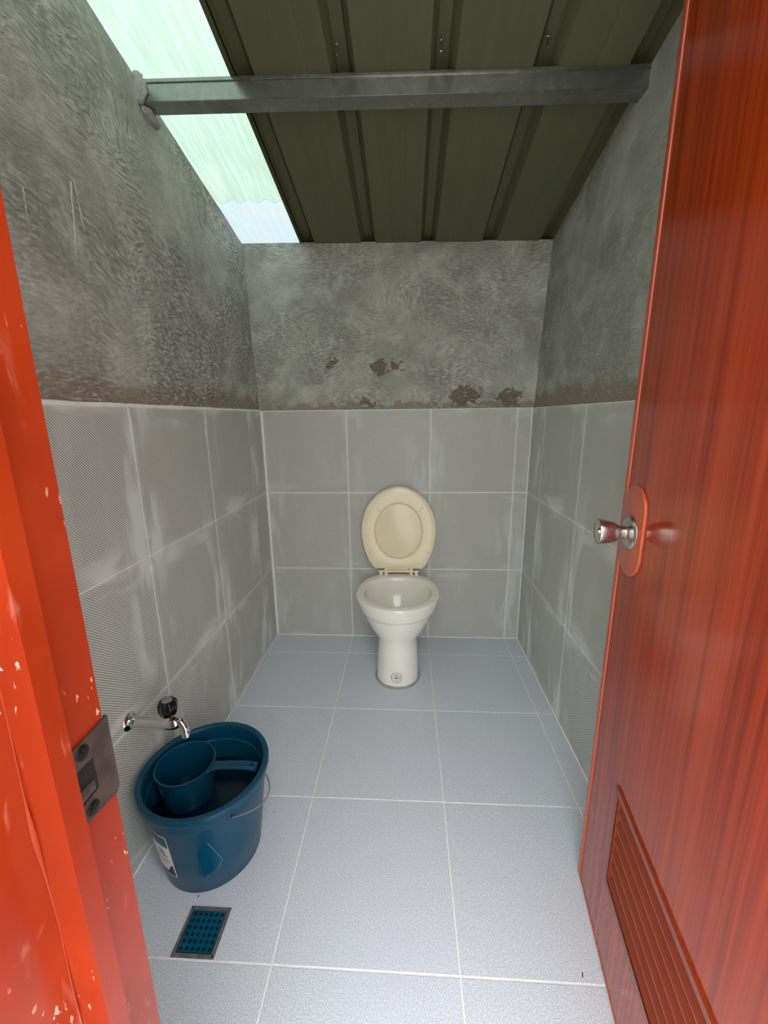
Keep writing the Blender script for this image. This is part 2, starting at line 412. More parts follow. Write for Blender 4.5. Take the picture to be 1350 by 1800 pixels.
# ------------------------------------------------------------------ walls
def wall(name, side, h0, h1, face, back, mat, topf, lean=0.0, amp=0.0022, zb=ZT - 0.02, thick_to=None):
    """masonry body with an uneven rendered face above the tiles. side: axis of the normal ('x' or 'y')"""
    nh = int((h1 - h0) / 0.014); nv = 66
    V = []; F = []
    for j in range(nv + 1):
        for i in range(nh + 1):
            h = h0 + (h1 - h0) * i / nh
            q = face + lean * (j / nv)
            t = topf(h) ; z = zb + (t - zb) * j / nv
            d = noise.noise(Vector((h * 5, z * 5, face * 9))) * amp * 1.2 + noise.noise(Vector((h * 17, z * 17, face * 3))) * amp * 0.5
            q += d * (1 if back > face else -1)
            V.append((q, h, z) if side == 'x' else (h, q, z))
    W = nh + 1
    for j in range(nv):
        for i in range(nh): F.append((j * W + i, j * W + i + 1, (j + 1) * W + i + 1, (j + 1) * W + i))
    # body behind: lower block (behind tiles) and upper block (behind render)
    def bl(f, b, lo, hi0, hi1):
        n0 = len(V)
        for q in (f, b):
            for h, zt in ((h0, hi0), (h1, hi1)):
                for z in (lo, zt): V.append((q, h, z) if side == 'x' else (h, q, z))
        for f_ in ((0, 1, 3, 2), (4, 6, 7, 5), (0, 4, 5, 1), (2, 3, 7, 6), (0, 2, 6, 4), (1, 5, 7, 3)): F.append(tuple(n0 + k for k in f_))
    s_ = 1 if back > face else -1
    bl(face + s_ * 0.008 + lean, back, -0.1, topf(h0) - 0.004, topf(h1) - 0.004)
    me = bpy.data.meshes.new(name); me.from_pydata(V, [], F); me.update()
    o = link(name, me, mat)
    for p in me.polygons: p.use_smooth = p.index < nh * nv
    tag(o, kind='structure'); return o
R90 = math.pi / 2
wl = wall('wall_left', 'x', -1.87, 0.14, XL - 0.006, XL - 0.15, M_PL, lambda h: roof(XL, h) + 0.004, lean=-0.02)
wr = wall('wall_right', 'x', -1.87, 0.14, XR + 0.004, XR + 0.17, M_PR, lambda h: roof(XR, h) + 0.002, lean=0.032, amp=0.003)
wb = wall('wall_back', 'y', XL - 0.03, XR + 0.05, YB + 0.004, YB + 0.14, M_PB, lambda h: roof(h, 0.0) + 0.004, amp=0.002)
ROWS = [0.0, 0.3803, 0.7774, ZT]
# plane matrices: local X along wall, local Y up, local Z out of the wall into the room
def plane(ox, xa, za, o_): return Matrix(((xa[0], 0, za[0], o_[0]), (xa[1], 0, za[1], o_[1]), (0, 1, 0, o_[2]), (0, 0, 0, 1)))
ML = plane(0, (0, 1), (1, 0), (XL, 0, 0)); MR = plane(0, (0, 1), (-1, 0), (XR, 0, 0)); MB = plane(0, (1, 0), (0, -1), (0, YB, 0))
lay(wl, M_TL, ML, [-1.763, -1.363, -0.963, -0.563, -0.163, 0.0], ROWS)
lay(wr, M_TR, MR, [-1.784, -1.384, -0.984, -0.584, -0.184, 0.0], ROWS)
lay(wb, M_TB, MB, [XL + 0.008, 0.0, 0.4, 0.8, XR], ROWS)
box('grout', (XL - 0.03, -1.74, 0.0), (XL - 0.0014, 0.004, ZT + 0.004), M_GROUT, wl)
box('grout', (XR + 0.0014, -1.74, 0.0), (XR + 0.03, 0.004, ZT + 0.001), M_GROUT, wr)
box('grout', (XL - 0.004, YB + 0.0014, 0.0), (XR + 0.004, YB + 0.03, ZT + 0.001), M_GROUT, wb)
# pale mortar fillet along the top of the left tiles and in the corners
def fillet(parent, p0, p1, r, mat=M_GROUT):
    p0 = Vector(p0); p1 = Vector(p1); n = 34
    P = [p0.lerp(p1, k / n) + Vector([random.uniform(-1, 1) * r * 0.12 for _ in range(3)]) for k in range(n + 1)]
    return tube('mortar_fillet', P, [r * random.uniform(0.8, 1.15) for _ in P], mat, parent, n=8)
fillet(wl, (XL - 0.003, -1.73, ZT + 0.001), (XL - 0.003, -0.002, ZT + 0.001), 0.0055)
fillet(wb, (XL + 0.002, -0.0015, 0.0), (XL + 0.002, -0.0015, ZT), 0.0035)
fillet(wb, (XR - 0.001, -0.0005, 0.0), (XR - 0.001, -0.0005, ZT), 0.0028)
fillet(wb, (XL, -0.0005, 0.0), (XR, -0.0005, 0.0), 0.0028)
fillet(wr, (XR - 0.0005, -1.72, 0.0), (XR - 0.0005, 0.0, 0.0), 0.0035)
fillet(wl, (XL + 0.0005, -1.72, 0.0), (XL + 0.0005, 0.0, 0.0), 0.0022)

# front wall with the door opening; it stops short of the roof, an unseen gap added for more daylight
FX0, FX1, DZ = 0.02, 0.70, 1.96
bm = bmesh.new()
bm_box(bm, (XL - 0.15, -1.86, -0.1), (FX0, -1.742, DZ + 0.06))
bm_box(bm, (FX1, -1.86, -0.1), (XR + 0.15, -1.742, DZ + 0.06))
bm_box(bm, (FX0, -1.86, DZ + 0.04), (FX1, -1.742, DZ + 0.06))
wf = from_bm('wall_front', bm, M_PF); tag(wf, kind='structure')
MF = plane(0, (-1, 0), (0, 1), (0, -1.734, 0))
lay(wf, M_TB, MF, [-XR, -0.71], ROWS); lay(wf, M_TB, MF, [0.0 - 0.01, 0.405], ROWS)

# ------------------------------------------------------------------ roof
ceiling = empty('ceiling', (0, 0, 0)); tag(ceiling, kind='structure')
RIBS = [-0.18, 0.086, 0.345, 0.606, 0.847]
def roof_sheet(name, prof, y0, y1, mat, lift=0.0, th=0.0008, ny=2):
    V = []; F = []; n = len(prof)
    for k in range(2):
        for yy in [y0 + (y1 - y0) * i / (ny - 1) for i in range(ny)]:
            for x, h in prof: V.append((x, yy, roof(x, yy) + lift + h + (th if k else 0)))
    for k in range(2):
        for i in range(ny - 1):
            for j in range(n - 1):
                a = k * n * ny + i * n + j
                F.append((a, a + 1, a + n + 1, a + n))
    return V, F
def ribbed(x_from, x_to):
    """long-span profile: flat pans with raised trapezoid ribs and two faint stiffeners"""
    prof = []
    for i, r in enumerate(RIBS):
        if r < x_from - 0.001 or r > x_to: continue
        prof += [(r, 0), (r + 0.016, 0.036), (r + 0.044, 0.036), (r + 0.0445, 0.033), (r + 0.047, 0.033), (r + 0.048, 0.0355), (r + 0.066, 0.0)]
        nx = RIBS[i + 1] if i + 1 < len(RIBS) else r + 0.26
        for t in (0.38, 0.69):
            c = r + 0.066 + (nx - r - 0.066) * t
            prof += [(c - 0.006, 0), (c, 0.0008), (c + 0.006, 0)]
    return prof
pf = ribbed(-0.2, 0.5)
V, F = roof_sheet('metal_sheet', pf[:-3] + [(0.60, 0.0)], -1.90, 0.2, M_ROOF)
add('metal_sheet', V, F, M_ROOF, ceiling)
V, F = roof_sheet('metal_sheet', [(0.594, 0.001)] + [(x, h + 0.001) for x, h in ribbed(0.6, 2.0)][:7] + [(0.70, 0.001), (0.76, 0.001), (0.766, 0.0018), (0.772, 0.001)] + [(x, h + 0.001) for x, h in ribbed(0.84, 2.0)] , -1.90, 0.2, M_ROOF)
add('metal_sheet', V, F, M_ROOF, ceiling)
def wavy(x0, x1, pitch_, amp):
    n = int((x1 - x0) / pitch_ * 10)
    return [(x0 + (x1 - x0) * i / n, amp * math.sin(2 * math.pi * (x0 + (x1 - x0) * i / n) / pitch_)) for i in range(n + 1)]
V, F = roof_sheet('translucent_sheet', wavy(-0.60, -0.168, 0.066, 0.006), -1.90, -0.232, M_SKYG, lift=0.012)
o = add('translucent_sheet', V, F[:len(F) // 2], M_SKYG, ceiling, smooth=True); o['label'] = 'greenish translucent corrugated roof sheet'
V, F = roof_sheet('translucent_sheet', wavy(-0.60, -0.168, 0.066, 0.006), -0.2335, 0.25, M_SKYB, lift=0.012)
o = add('translucent_sheet', V, F[:len(F) // 2], M_SKYB, ceiling, smooth=True); o['label'] = 'bluish clear corrugated sheet at the back eave'
for x in (0.11, 0.37, 0.63):  # bright screw tips stand in for dots of daylight at the screw holes
    o = lathe('roof_pinhole_screw', [(0.0, 0), (0.0022, 0), (0.0024, 0.02), (0.005, 0.021), (0.005, 0.024)], M_CHROME, ceiling, n=10, loc=(x, -0.735, roof(x, -0.735) + 0.004))

# purlin: cold-formed steel channel across the room
P0, P1 = XL - 0.03, XR + 0.08
pur = empty('roof_purlin', (0.228, -0.67, 1.965))
tag(pur, 'galvanised steel purlin spanning the room under the metal roof sheets', 'beam')
def pz(x): return 1.975 - 0.0172 * (x + 0.405)
def py(x): return -0.698 + 0.006 * (x + 0.4)
def pbar(name, ya, yb, za, zb, bev=0.0015):
    bm = bmesh.new(); vv = bm_box(bm, (P0, ya, za), (P1, yb, zb))
    for v in vv:
        v.co.z += pz(v.co.x); v.co.y += py(v.co.x)
    bmesh.ops.bevel(bm, geom=bm.edges[:], offset=bev, segments=2, affect='EDGES')
    o = from_bm(name, bm, M_GALV, pur); o.matrix_parent_inverse = Matrix.Translation((-0.228, 0.67, -1.965)); return sharp(o, 40)
pbar('web', 0.0, 0.0022, 0.0, 0.052); pbar('bottom_flange', 0.0, 0.052, 0.0, 0.0022, 0.0009); pbar('top_flange', 0.0, 0.052, 0.0498, 0.052, 0.0009)
pbar('stiffening_lip', -0.0035, 0.001, 0.041, 0.044, 0.001); pbar('back_lip', 0.050, 0.052, 0.0, 0.014, 0.0008)
# rough mortar where the purlin enters the left wall
bm = bmesh.new(); bmesh.ops.create_icosphere(bm, subdivisions=4, radius=1.0)
for v in bm.verts:
    n_ = noise.fractal(v.co * 2.4, 0.9, 2.0, 4)
    v.co = Vector((v.co.x * 0.022, v.co.y * 0.012, v.co.z * 0.036)) * (1 + 0.28 * n_)
o = from_bm('mortar_patch', bm, M_CEMENT, wl, True, loc=(XL - 0.02, -0.701, 2.005))
bm = bmesh.new(); bmesh.ops.create_icosphere(bm, subdivisions=4, radius=1.0)
for v in bm.verts:
    n_ = noise.fractal(v.co * 2.1 + Vector((5, 2, 1)), 0.9, 2.0, 4)
    v.co = Vector((v.co.x * 0.016, v.co.y * 0.04, v.co.z * 0.014)) * (1 + 0.3 * n_)
o = from_bm('mortar_patch', bm, M_CEMENT, wl, True, loc=(XL - 0.022, -0.655, 1.966))
for (y0, z0, y1, z1, r_) in ((-1.150, 1.565, -1.153, 1.500, 0.0016), (-1.022, 1.635, -1.040, 1.480, 0.0019), (-1.012, 1.645, -1.003, 1.548, 0.0014)):
    P_ = [(XL - 0.0135 + random.uniform(-1, 1) * 0.0006, y0 + (y1 - y0) * k / 18 + random.uniform(-1, 1) * 0.0012, z0 + (z1 - z0) * k / 18) for k in range(19)]
    tube('mortar_drip', P_, [r_ * random.uniform(0.5, 1.2) for _ in P_], M_CONC, wl, n=6)

# ------------------------------------------------------------------ door frame (double rebated)
def jamb_profile(xs, s):
    """outline in plan from the room edge outward; s=+1 left jamb, -1 right jamb"""
    p = [(0.052, -1.732), (0.052, -1.774), (0.064, -1.774), (0.064, -1.790), (0.0425, -1.790), (0.0425, -1.872), (0.0, -1.872), (0.0, -1.732)]
    return [((x if s > 0 else xs - x), y) for x, y in p]
frame = empty('trim_1', (0.03, -1.80, 0.0)); tag(frame, 'orange painted door frame with chipped glossy enamel', None, 'structure')
def jamb(name, pts, z0, z1):
    bm = bmesh.new()
    nz = 46
    lv = []
    for k in range(nz + 1):
        z = z0 + (z1 - z0) * k / nz
        lv.append([bm.verts.new((x + noise.noise(Vector((x * 40, y * 40, z * 6))) * 0.0004, y, z)) for x, y in pts])
    n = len(pts)
    for k in range(nz):
        for j in range(n): bm.faces.new((lv[k][j], lv[k][(j + 1) % n], lv[k + 1][(j + 1) % n], lv[k + 1][j]))
    bm.faces.new(lv[0]); bm.faces.new(lv[-1])
    es = [e for e in bm.edges if abs(e.verts[0].co.z - e.verts[1].co.z) > 1e-4]
    bmesh.ops.bevel(bm, geom=es, offset=0.0018, segments=3, affect='EDGES', profile=0.5)
    o = from_bm(name, bm, M_ORANGE, frame); o.matrix_parent_inverse = frame.matrix_world.inverted() if False else Matrix.Translation((-0.03, 1.80, 0.0))
    return sharp(o, 50)
XS = 0.052 + 0.656                       # mirror so that the right rebate sits at x = 0.656
jamb('jamb', jamb_profile(XS, 1), -0.03, DZ + 0.04)
jamb('jamb', jamb_profile(XS, -1), -0.03, DZ + 0.04)
o = box('head', (0.04, -1.872, DZ), (XS - 0.04, -1.732, DZ + 0.04), M_ORANGE, frame, 0.0015); o.matrix_parent_inverse = Matrix.Translation((-0.03, 1.80, 0.0))
# paint runs down the outer rebate corner
def child(o, par):
    o.parent = par; o.matrix_parent_inverse = Matrix.Translation(-par.location); return o
rp = []; rr = []
for k in range(60):
    z = 1.22 - k * 0.011
    rp.append((0.0428, -1.7908 - 0.0008 * math.sin(z * 37), z)); rr.append(0.0004 + 0.0007 * abs(noise.noise(Vector((z * 16, 1.3, 0)))) + (0.0014 * math.exp(-((z - 0.875) / 0.02) ** 2)))
child(tube('paint_run', rp, rr, M_ORANGE, None, n=8), frame)

# strike plate with bolts, lipped round the room edge of the jamb
sp = empty('strike_plate', (0.0, 0.0, 0.0)); sp.name = 'strike_plate'
bpy.data.objects.remove(sp)
bm = bmesh.new()
xf = 0.0536; zc = 0.885
ya, yb = -1.7725, -1.7335          # plate edges
ha, hb, hz0, hz1 = -1.7660, -1.7490, 0.8705, 0.8995
def v_(y, z, x=xf): return bm.verts.new((x, y, z))
# outline: T-shaped, wide at the lip
oa = [v_(ya, 0.856), v_(yb, 0.8505), v_(yb, 0.9185), v_(ya, 0.916)]
ia = [v_(ha, hz0), v_(hb, hz0 + 0.001), v_(hb, hz1 - 0.001), v_(ha, hz1)]
for k in range(4): bm.faces.new((oa[k], oa[(k + 1) % 4], ia[(k + 1) % 4], ia[k]))
prev = (oa[1], oa[2])
for k in range(1, 7):                                              # lip rolling over the edge
    t = k / 6 * math.radians(75); y = yb + 0.009 * math.sin(t); x = xf - 0.009 * (1 - math.cos(t)); s = 0.003 * k / 6
    cur = (v_(y, 0.8515 + s, x), v_(y, 0.9175 - s, x)); bm.faces.new((prev[0], cur[0], cur[1], prev[1])); prev = cur
bmesh.ops.recalc_face_normals(bm, faces=bm.faces)
for f in bm.faces:
    pass
me = bpy.data.meshes.new('strike_plate'); bm.to_mesh(me); bm.free()
sp = link('strike_plate', me, M_STRIKE); child(sp, frame)
md = sp.modifiers.new('thickness', 'SOLIDIFY'); md.thickness = 0.0016; md.offset = 0
sp['label'] = 'stained steel strike plate with latch hole'
XM = Matrix(((0, 0, 1, 0), (1, 0, 0, 0), (0, 1, 0, 0), (0, 0, 0, 1)))      # local (u,v,h) -> world (h,u,v)
def sub(o): o.parent = sp; o.matrix_parent_inverse = Matrix.Identity(4); return o
sub(box('latch_hole_shade', (0.0527, ha, hz0), (0.0531, hb, hz1), M_DARK))  # thin black plate painting the shade of a hole not cut in the jamb
sub(box('latch_tongue', (0.0530, ha + 0.001, hz0 + 0.002), (0.0542, hb - 0.002, hz0 + 0.011), M_STRIKE, bevel=0.0005))
for zz in (0.9095, 0.861):
    o = sub(lathe('screw', [(0.0057, 0), (0.0057, 0.0007), (0.0048, 0.0013), (0.0, 0.0013)], simple('screw_steel' + str(zz), (44, 42, 40), 0.4, 0.8), None, Matrix.Translation((xf + 0.0006, -1.7572, zz)) @ XM, n=24, cap1=False))
    o2 = sub(box('screw_slot', (xf + 0.0017, -1.7572 - 0.0034, zz - 0.0006), (xf + 0.0021, -1.7572 + 0.0034, zz + 0.0006), M_INK))
    o3 = sub(box('screw_slot', (xf + 0.0017, -1.7572 - 0.0006, zz - 0.0034), (xf + 0.0021, -1.7572 + 0.0006, zz + 0.0034), M_INK))

# ------------------------------------------------------------------ door leaf
DE = Vector((0.7262, -1.151, 0.0)); DD = Vector((-0.1447, -0.9895, 0.0)); DN = Vector((-0.9895, 0.1447, 0.0))
door = empty('door_1', DE); tag(door, 'red brown wood grain door with louvre vent, standing open inward', None, 'structure')
MD = Matrix(((DD.x, 0, DN.x, 0), (DD.y, 0, DN.y, 0), (0, 1, 0, 0), (0, 0, 0, 1)))   # local u along leaf, v up, h out of the seen face
LW, TH, ZB, ZTOP = 0.575, 0.034, 0.009, 1.945
door.matrix_world = Matrix.Translation(DE) @ MD                     # children are written in (u, v, h)
U0, U1, V0, V1 = 0.165, 0.505, 0.205, 0.418                         # hole for the vent
bm = bmesh.new()
for lo, hi in (((0.011, ZB + 0.002), (U0, ZTOP)), ((U1, ZB + 0.002), (LW, ZTOP)), ((U0, V1), (U1, ZTOP)), ((U0, ZB + 0.002), (U1, V0))):
    bm_box(bm, (lo[0], lo[1], -TH), (hi[0], hi[1], 0.0))
bmesh.ops.remove_doubles(bm, verts=bm.verts, dist=1e-5)
from_bm('leaf', bm, M_DOOR, door)
def droundbar(name, pts, h0, h1, mat, bev, par=door): return prism(name, pts, Matrix(), h0, h1, mat, par, bev, 3)
droundbar('edge_strip', [(0.0, ZB), (0.0155, ZB), (0.0155, ZTOP), (0.0, ZTOP)], -TH - 0.001, 0.0028, M_TRIM, 0.0022)
droundbar('bottom_strip', [(0.0155, ZB - 0.001), (LW, ZB - 0.001), (LW, ZB + 0.004), (0.0155, ZB + 0.004)], -TH - 0.001, 0.0012, M_TRIM, 0.0006)
# vent: frame and slats
def ring_rect(name, o_, i_, h0, h1, mat, par):
    bm = bmesh.new(); L = []
    for h in (h0, h1):
        L.append([[bm.verts.new((u, v, h)) for u, v in ((r[0], r[2]), (r[1], r[2]), (r[1], r[3]), (r[0], r[3]))] for r in (o_, i_)])
    for k in range(4):
        n = (k + 1) % 4
        bm.faces.new((L[0][0][k], L[0][0][n], L[1][0][n], L[1][0][k])); bm.faces.new((L[0][1][k], L[0][1][n], L[1][1][n], L[1][1][k]))
        for z in (0, 1): bm.faces.new((L[z][0][k], L[z][0][n], L[z][1][n], L[z][1][k]))
    bmesh.ops.bevel(bm, geom=[e for e in bm.edges if all(abs(v.co.z - h1) < 1e-6 for v in e.verts)], offset=0.0012, segments=2, affect='EDGES')
    return sharp(from_bm(name, bm, mat, par), 40)
vf = ring_rect('vent_frame', (0.150, 0.522, 0.193, 0.430), (0.166, 0.506, 0.208, 0.415), -0.030, 0.004, M_VENT, door)
ns = 6
slat_me = None
for k in range(ns):
    v0 = 0.210 + k * (0.204 / ns)
    if slat_me is None:
        bm = bmesh.new()
        sec = [(0.0, 0.0015), (0.003, 0.0015), (0.036, -0.022), (0.033, -0.0235)]
        a = [bm.verts.new((0.166, y, h)) for y, h in sec]; b = [bm.verts.new((0.506, y, h)) for y, h in sec]
        for i in range(4): bm.faces.new((a[i], a[(i + 1) % 4], b[(i + 1) % 4], b[i]))
        bm.faces.new(a); bm.faces.new(b)
        o = from_bm('vent_slat', bm, M_VENT, vf); slat_me = o.data
    else:
        o = bpy.data.objects.new('vent_slat', slat_me); COL.objects.link(o); o.parent = vf
    o.location = (0, v0, 0)
# knob and backplate
ku, kv = 0.0625, 0.921
pl = []
for k in range(48):
    a = 2 * math.pi * k / 48
    c_, s_ = math.cos(a), math.sin(a)
    pl.append((ku + 0.0005 + 0.0505 * c_, kv + 0.003 + 0.0505 * s_ + (0.038 if s_ > 1e-6 else -0.038 if s_ < -1e-6 else 0)))
droundbar('lock_backplate', pl, 0.0, 0.0045, M_TRIM, 0.002)
kn = lathe('door_knob', [(0.0325, 0.0045), (0.0325, 0.006), (0.030, 0.0095), (0.018, 0.0135), (0.0125, 0.0145), (0.0125, 0.022), (0.0112, 0.0225), (0.0112, 0.0235), (0.0125, 0.024),
                          (0.0135, 0.026), (0.0185, 0.033), (0.0215, 0.041), (0.0235, 0.052), (0.0245, 0.0605), (0.0240, 0.0625), (0.0228, 0.063), (0.0215, 0.0615), (0.0, 0.0595)],
           M_STEEL, door, Matrix.Translation((ku, kv, 0)), n=56, cap1=False, ang=30)
kn['label'] = 'brushed steel door knob'
lathe('key_cylinder', [(0.0065, 0.0595), (0.0065, 0.0625), (0.0055, 0.0632), (0.0, 0.0632)], M_CHROME, kn, Matrix.Translation((ku, kv, 0)), n=24, cap1=False)
for zz in (0.25, 0.95, 1.7):
    lathe('hinge', [(0.0055, -0.04), (0.0055, 0.04)], M_STEEL, door, Matrix.Translation((LW + 0.006, zz, 0.004)) @ Matrix.Rotation(-R90, 4, 'X'), n=16)

# ------------------------------------------------------------------ toilet
TX = 0.2475
toilet = empty('toilet', (TX, -0.24, 0.0)); tag(toilet, 'cream ceramic toilet bowl with raised lid against the tiled wall', 'toilet')
def tchild(o): o.parent = toilet; o.matrix_parent_inverse = Matrix.Translation((-TX, 0.24, 0.0)); return o
def egg(z, hw, yf, yb, yc, nb=2.35, nf=2.05, n=72):
    out = []
    for k in range(n):
        a = 2 * math.pi * k / n; c_, s_ = math.cos(a), math.sin(a)
        e = nb if s_ > 0 else nf
        rad = (abs(c_) ** e + abs(s_) ** e) ** (-1 / e)
        out.append(Vector((TX + hw * c_ * rad, yc + (yb - yc if s_ > 0 else yc - yf) * s_ * rad, z)))
    return out
S_ = [(0.000, 0.094, -0.432, -0.13, -0.33), (0.010, 0.095, -0.434, -0.13, -0.33), (0.05, 0.0935, -0.432, -0.13, -0.33), (0.10, 0.090, -0.429, -0.13, -0.325), (0.15, 0.087, -0.424, -0.12, -0.315),
      (0.172, 0.086, -0.420, -0.115, -0.31), (0.188, 0.089, -0.418, -0.105, -0.30), (0.205, 0.100, -0.421, -0.09, -0.29), (0.225, 0.117, -0.427, -0.075, -0.28), (0.25, 0.135, -0.434, -0.06, -0.27),
      (0.275, 0.150, -0.440, -0.05, -0.262), (0.300, 0.1625, -0.4445, -0.04, -0.257), (0.3085, 0.1665, -0.446, -0.038, -0.256), (0.310, 0.1715, -0.4495, -0.036, -0.255), (0.313, 0.1735, -0.4505, -0.034, -0.255),
      (0.33, 0.180, -0.4515, -0.030, -0.254), (0.35, 0.1865, -0.452, -0.024, -0.253), (0.361, 0.188, -0.4515, -0.021, -0.253), (0.367, 0.1865, -0.450, -0.022, -0.253), (0.3705, 0.181, -0.445, -0.026, -0.253),
      (0.3715, 0.172, -0.436, -0.034, -0.253)]
OR = [egg(*s) for s in S_]
IN = [(0.3712, 0.163, -0.418, -0.082, -0.247), (0.3695, 0.156, -0.410, -0.087, -0.245), (0.364, 0.151, -0.405, -0.091, -0.243), (0.352, 0.149, -0.402, -0.094, -0.243), (0.335, 0.149, -0.403, -0.094, -0.243),
      (0.30, 0.140, -0.395, -0.10, -0.243), (0.26, 0.118, -0.375, -0.115, -0.243), (0.22, 0.085, -0.34, -0.14, -0.24), (0.195, 0.055, -0.31, -0.17, -0.24), (0.185, 0.02, -0.27, -0.21, -0.24)]
IR = [egg(s[0], s[1], s[2], s[3], s[4], 2.3, 2.05) for s in IN]
body = tchild(rings('bowl', OR + IR, M_CERAMIC, None, True, True, ang=60))
# hinge deck behind the opening is part of the bowl; cement bedding round the foot
bed = [egg(0.0, 0.101, -0.443, -0.12, -0.33), egg(0.004, 0.100, -0.442, -0.12, -0.33), egg(0.0075, 0.097, -0.437, -0.122, -0.33), egg(0.008, 0.092, -0.43, -0.13, -0.33)]
tchild(rings('cement_bedding', bed, M_CEMENT, None))
# seat and lid, standing up against the wall: outline in (u, v) with v from the hinge
def seat_outline(g_=0.0, n=80, cut=0.0):
    out = []
    hw, zt, zb_, zc_ = 0.1815 + g_, 0.404 + g_, 0.0 , 0.192
    bb = 0.256 + g_
    pts = []
    for k in range(n):
        a = 2 * math.pi * k / n
        x = hw * math.cos(a); s = math.sin(a)
        z = zc_ + ((zt - zc_) if s > 0 else bb) * s
        pts.append((x, z))
    # flat cut at the hinge edge
    xc = hw * math.sqrt(max(0, 1 - ((zc_ - cut) / bb) ** 2))
    out = [p for p in pts if p[1] > cut + 0.004]
    # order: start at the right of the flat edge, go counter-clockwise
    out.sort(key=lambda p: (math.atan2(p[1] - zc_, p[0]) + math.pi / 2) % (2 * math.pi))
    flat = [((-xc + 0.004) + (2 * xc - 0.008) * k / 14, cut) for k in range(1, 14)]
    return [(xc - 0.004, cut)] + [(xc - 0.0005, cut + 0.0025)] + out + [(-xc + 0.0005, cut + 0.0025)] + [(-xc + 0.004, cut)] + flat
HB = Vector((TX, -0.050, 0.406)); lean_ = math.radians(-3.2)
MS = Matrix.Translation(HB) @ Matrix(((1, 0, 0, 0), (0, 0, -1, 0), (0, 1, 0, 0), (0, 0, 0, 1))) 
MS = Matrix.Translation(HB) @ Matrix.Rotation(lean_, 4, 'X') @ Matrix(((1, 0, 0, 0), (0, 0, -1, 0), (0, 1, 0, 0), (0, 0, 0, 1)))   # local h points into the room
lo_ = seat_outline(0.003)
lid = tchild(prism('toilet_lid', lo_, MS, -0.012, 0.0, M_SEAT, None, 0.003)); lid['label'] = 'ivory plastic toilet lid'
# seat ring: outer outline and egg-shaped hole, rounded section
oo = seat_outline(0.0)
NR = len(oo)
def inner(k, off=0.0):
    x, z = oo[k]; 
    a = math.atan2(z - 0.187, x)
    hwi = 0.1135 + off; b_ = (0.325 - 0.187 if math.sin(a) > 0 else 0.187 - 0.052) + off
    r_ = 1 / math.sqrt((math.cos(a) / hwi) ** 2 + (math.sin(a) / b_) ** 2)
    return (r_ * math.cos(a), 0.187 + r_ * math.sin(a))
def lerp2(p, q, t): return (p[0] + (q[0] - p[0]) * t, p[1] + (q[1] - p[1]) * t)
prof = [(0.0, 0.002), (0.0, 0.010), (0.012, 0.0145), (0.05, 0.0165), (0.3, 0.0170), (0.86, 0.0165), (0.95, 0.0150), (1.0, 0.011), (1.0, 0.003), (0.9, 0.001), (0.1, 0.001)]
R = []
for t, h in prof:
    R.append([MS @ Vector(lerp2(oo[k], inner(k), t) + (h,)) for k in range(NR)])
R.append(R[0])
seat = tchild(rings('toilet_seat', R, M_SEAT, None, False, False, ang=50)); seat['label'] = 'ivory plastic seat ring'
for (bx, bz) in ((-0.097, 0.299), (0.108, 0.299), (-0.134, 0.088), (0.135, 0.088)):
    a = math.atan2(bz - 0.19, bx)
    mm = MS @ Matrix.Translation((bx, bz, 0.0165)) @ Matrix.Rotation(a, 4, 'Z')
    o = box('seat_bumper', (-0.013, -0.003, 0), (0.013, 0.003, 0.006), M_SEAT, None, 0.0015, M=mm); 
    o.parent = seat; o.matrix_parent_inverse = Matrix.Identity(4)
hp = tube('hinge_rod', [(TX - 0.100, -0.052, 0.388), (TX + 0.100, -0.052, 0.388)], 0.0062, M_SEAT, None, n=16); tchild(hp)
for x in (-0.088, -0.062, 0.062, 0.088):
    tchild(box('hinge_post', (TX + x - 0.0085, -0.064, 0.3705), (TX + x + 0.0085, -0.042, 0.3945 if abs(x) > 0.07 else 0.414), M_SEAT, None, 0.003))
tchild(box('hinge_plate', (TX - 0.055, -0.062, 0.398), (TX + 0.050, -0.050, 0.411), M_SEAT, None, 0.002))
# round maker's sticker on the foot
def foot(x, z, d=0.0):
    t = min(max(z, 0), 0.17)
    for i in range(len(S_) - 1):
        if S_[i][0] <= t <= S_[i + 1][0]:
            f = (t - S_[i][0]) / (S_[i + 1][0] - S_[i][0]); hw = S_[i][1] * (1 - f) + S_[i + 1][1] * f; yf = S_[i][2] * (1 - f) + S_[i + 1][2] * f; yc = S_[i][4] * (1 - f) + S_[i + 1][4] * f; break
    u = (x - TX) / hw
    return Vector((x, yc - (yc - yf) * (1 - abs(u) ** 2.05) ** (1 / 2.05) - d, z))
def foot_shape(name, pts, d, mat, par):
    """thin convex decal wrapped on the foot"""
    c = (sum(p[0] for p in pts) / len(pts), sum(p[1] for p in pts) / len(pts))
    V = [foot(c[0], c[1], d)]; n = len(pts); F = []
    for s in (0.5, 1.0):
        V += [foot(c[0] + (p[0] - c[0]) * s, c[1] + (p[1] - c[1]) * s, d) for p in pts]
    for k in range(n):
        F.append((0, 1 + k, 1 + (k + 1) % n)); F.append((1 + k, 1 + n + k, 1 + n + (k + 1) % n, 1 + (k + 1) % n))
    return add(name, V, F, mat, par)
scx, scz, sr = 0.2445, 0.050, 0.0255
st = foot_shape('sticker', [(scx + sr * math.cos(a * math.pi / 18), scz + sr * math.sin(a * math.pi / 18)) for a in range(36)], 0.0006, M_WHITE, None)
tchild(st); st['label'] = 'round white sticker with black ring'
ringp = [foot(scx + 0.0235 * math.cos(a * math.pi / 24), scz + 0.0235 * math.sin(a * math.pi / 24), 0.0008) for a in range(49)]
def ssub(o): o.parent = st; o.matrix_parent_inverse = Matrix.Identity(4); return o
ssub(tube('sticker_ring', ringp, 0.0006, M_INK, None, n=6))
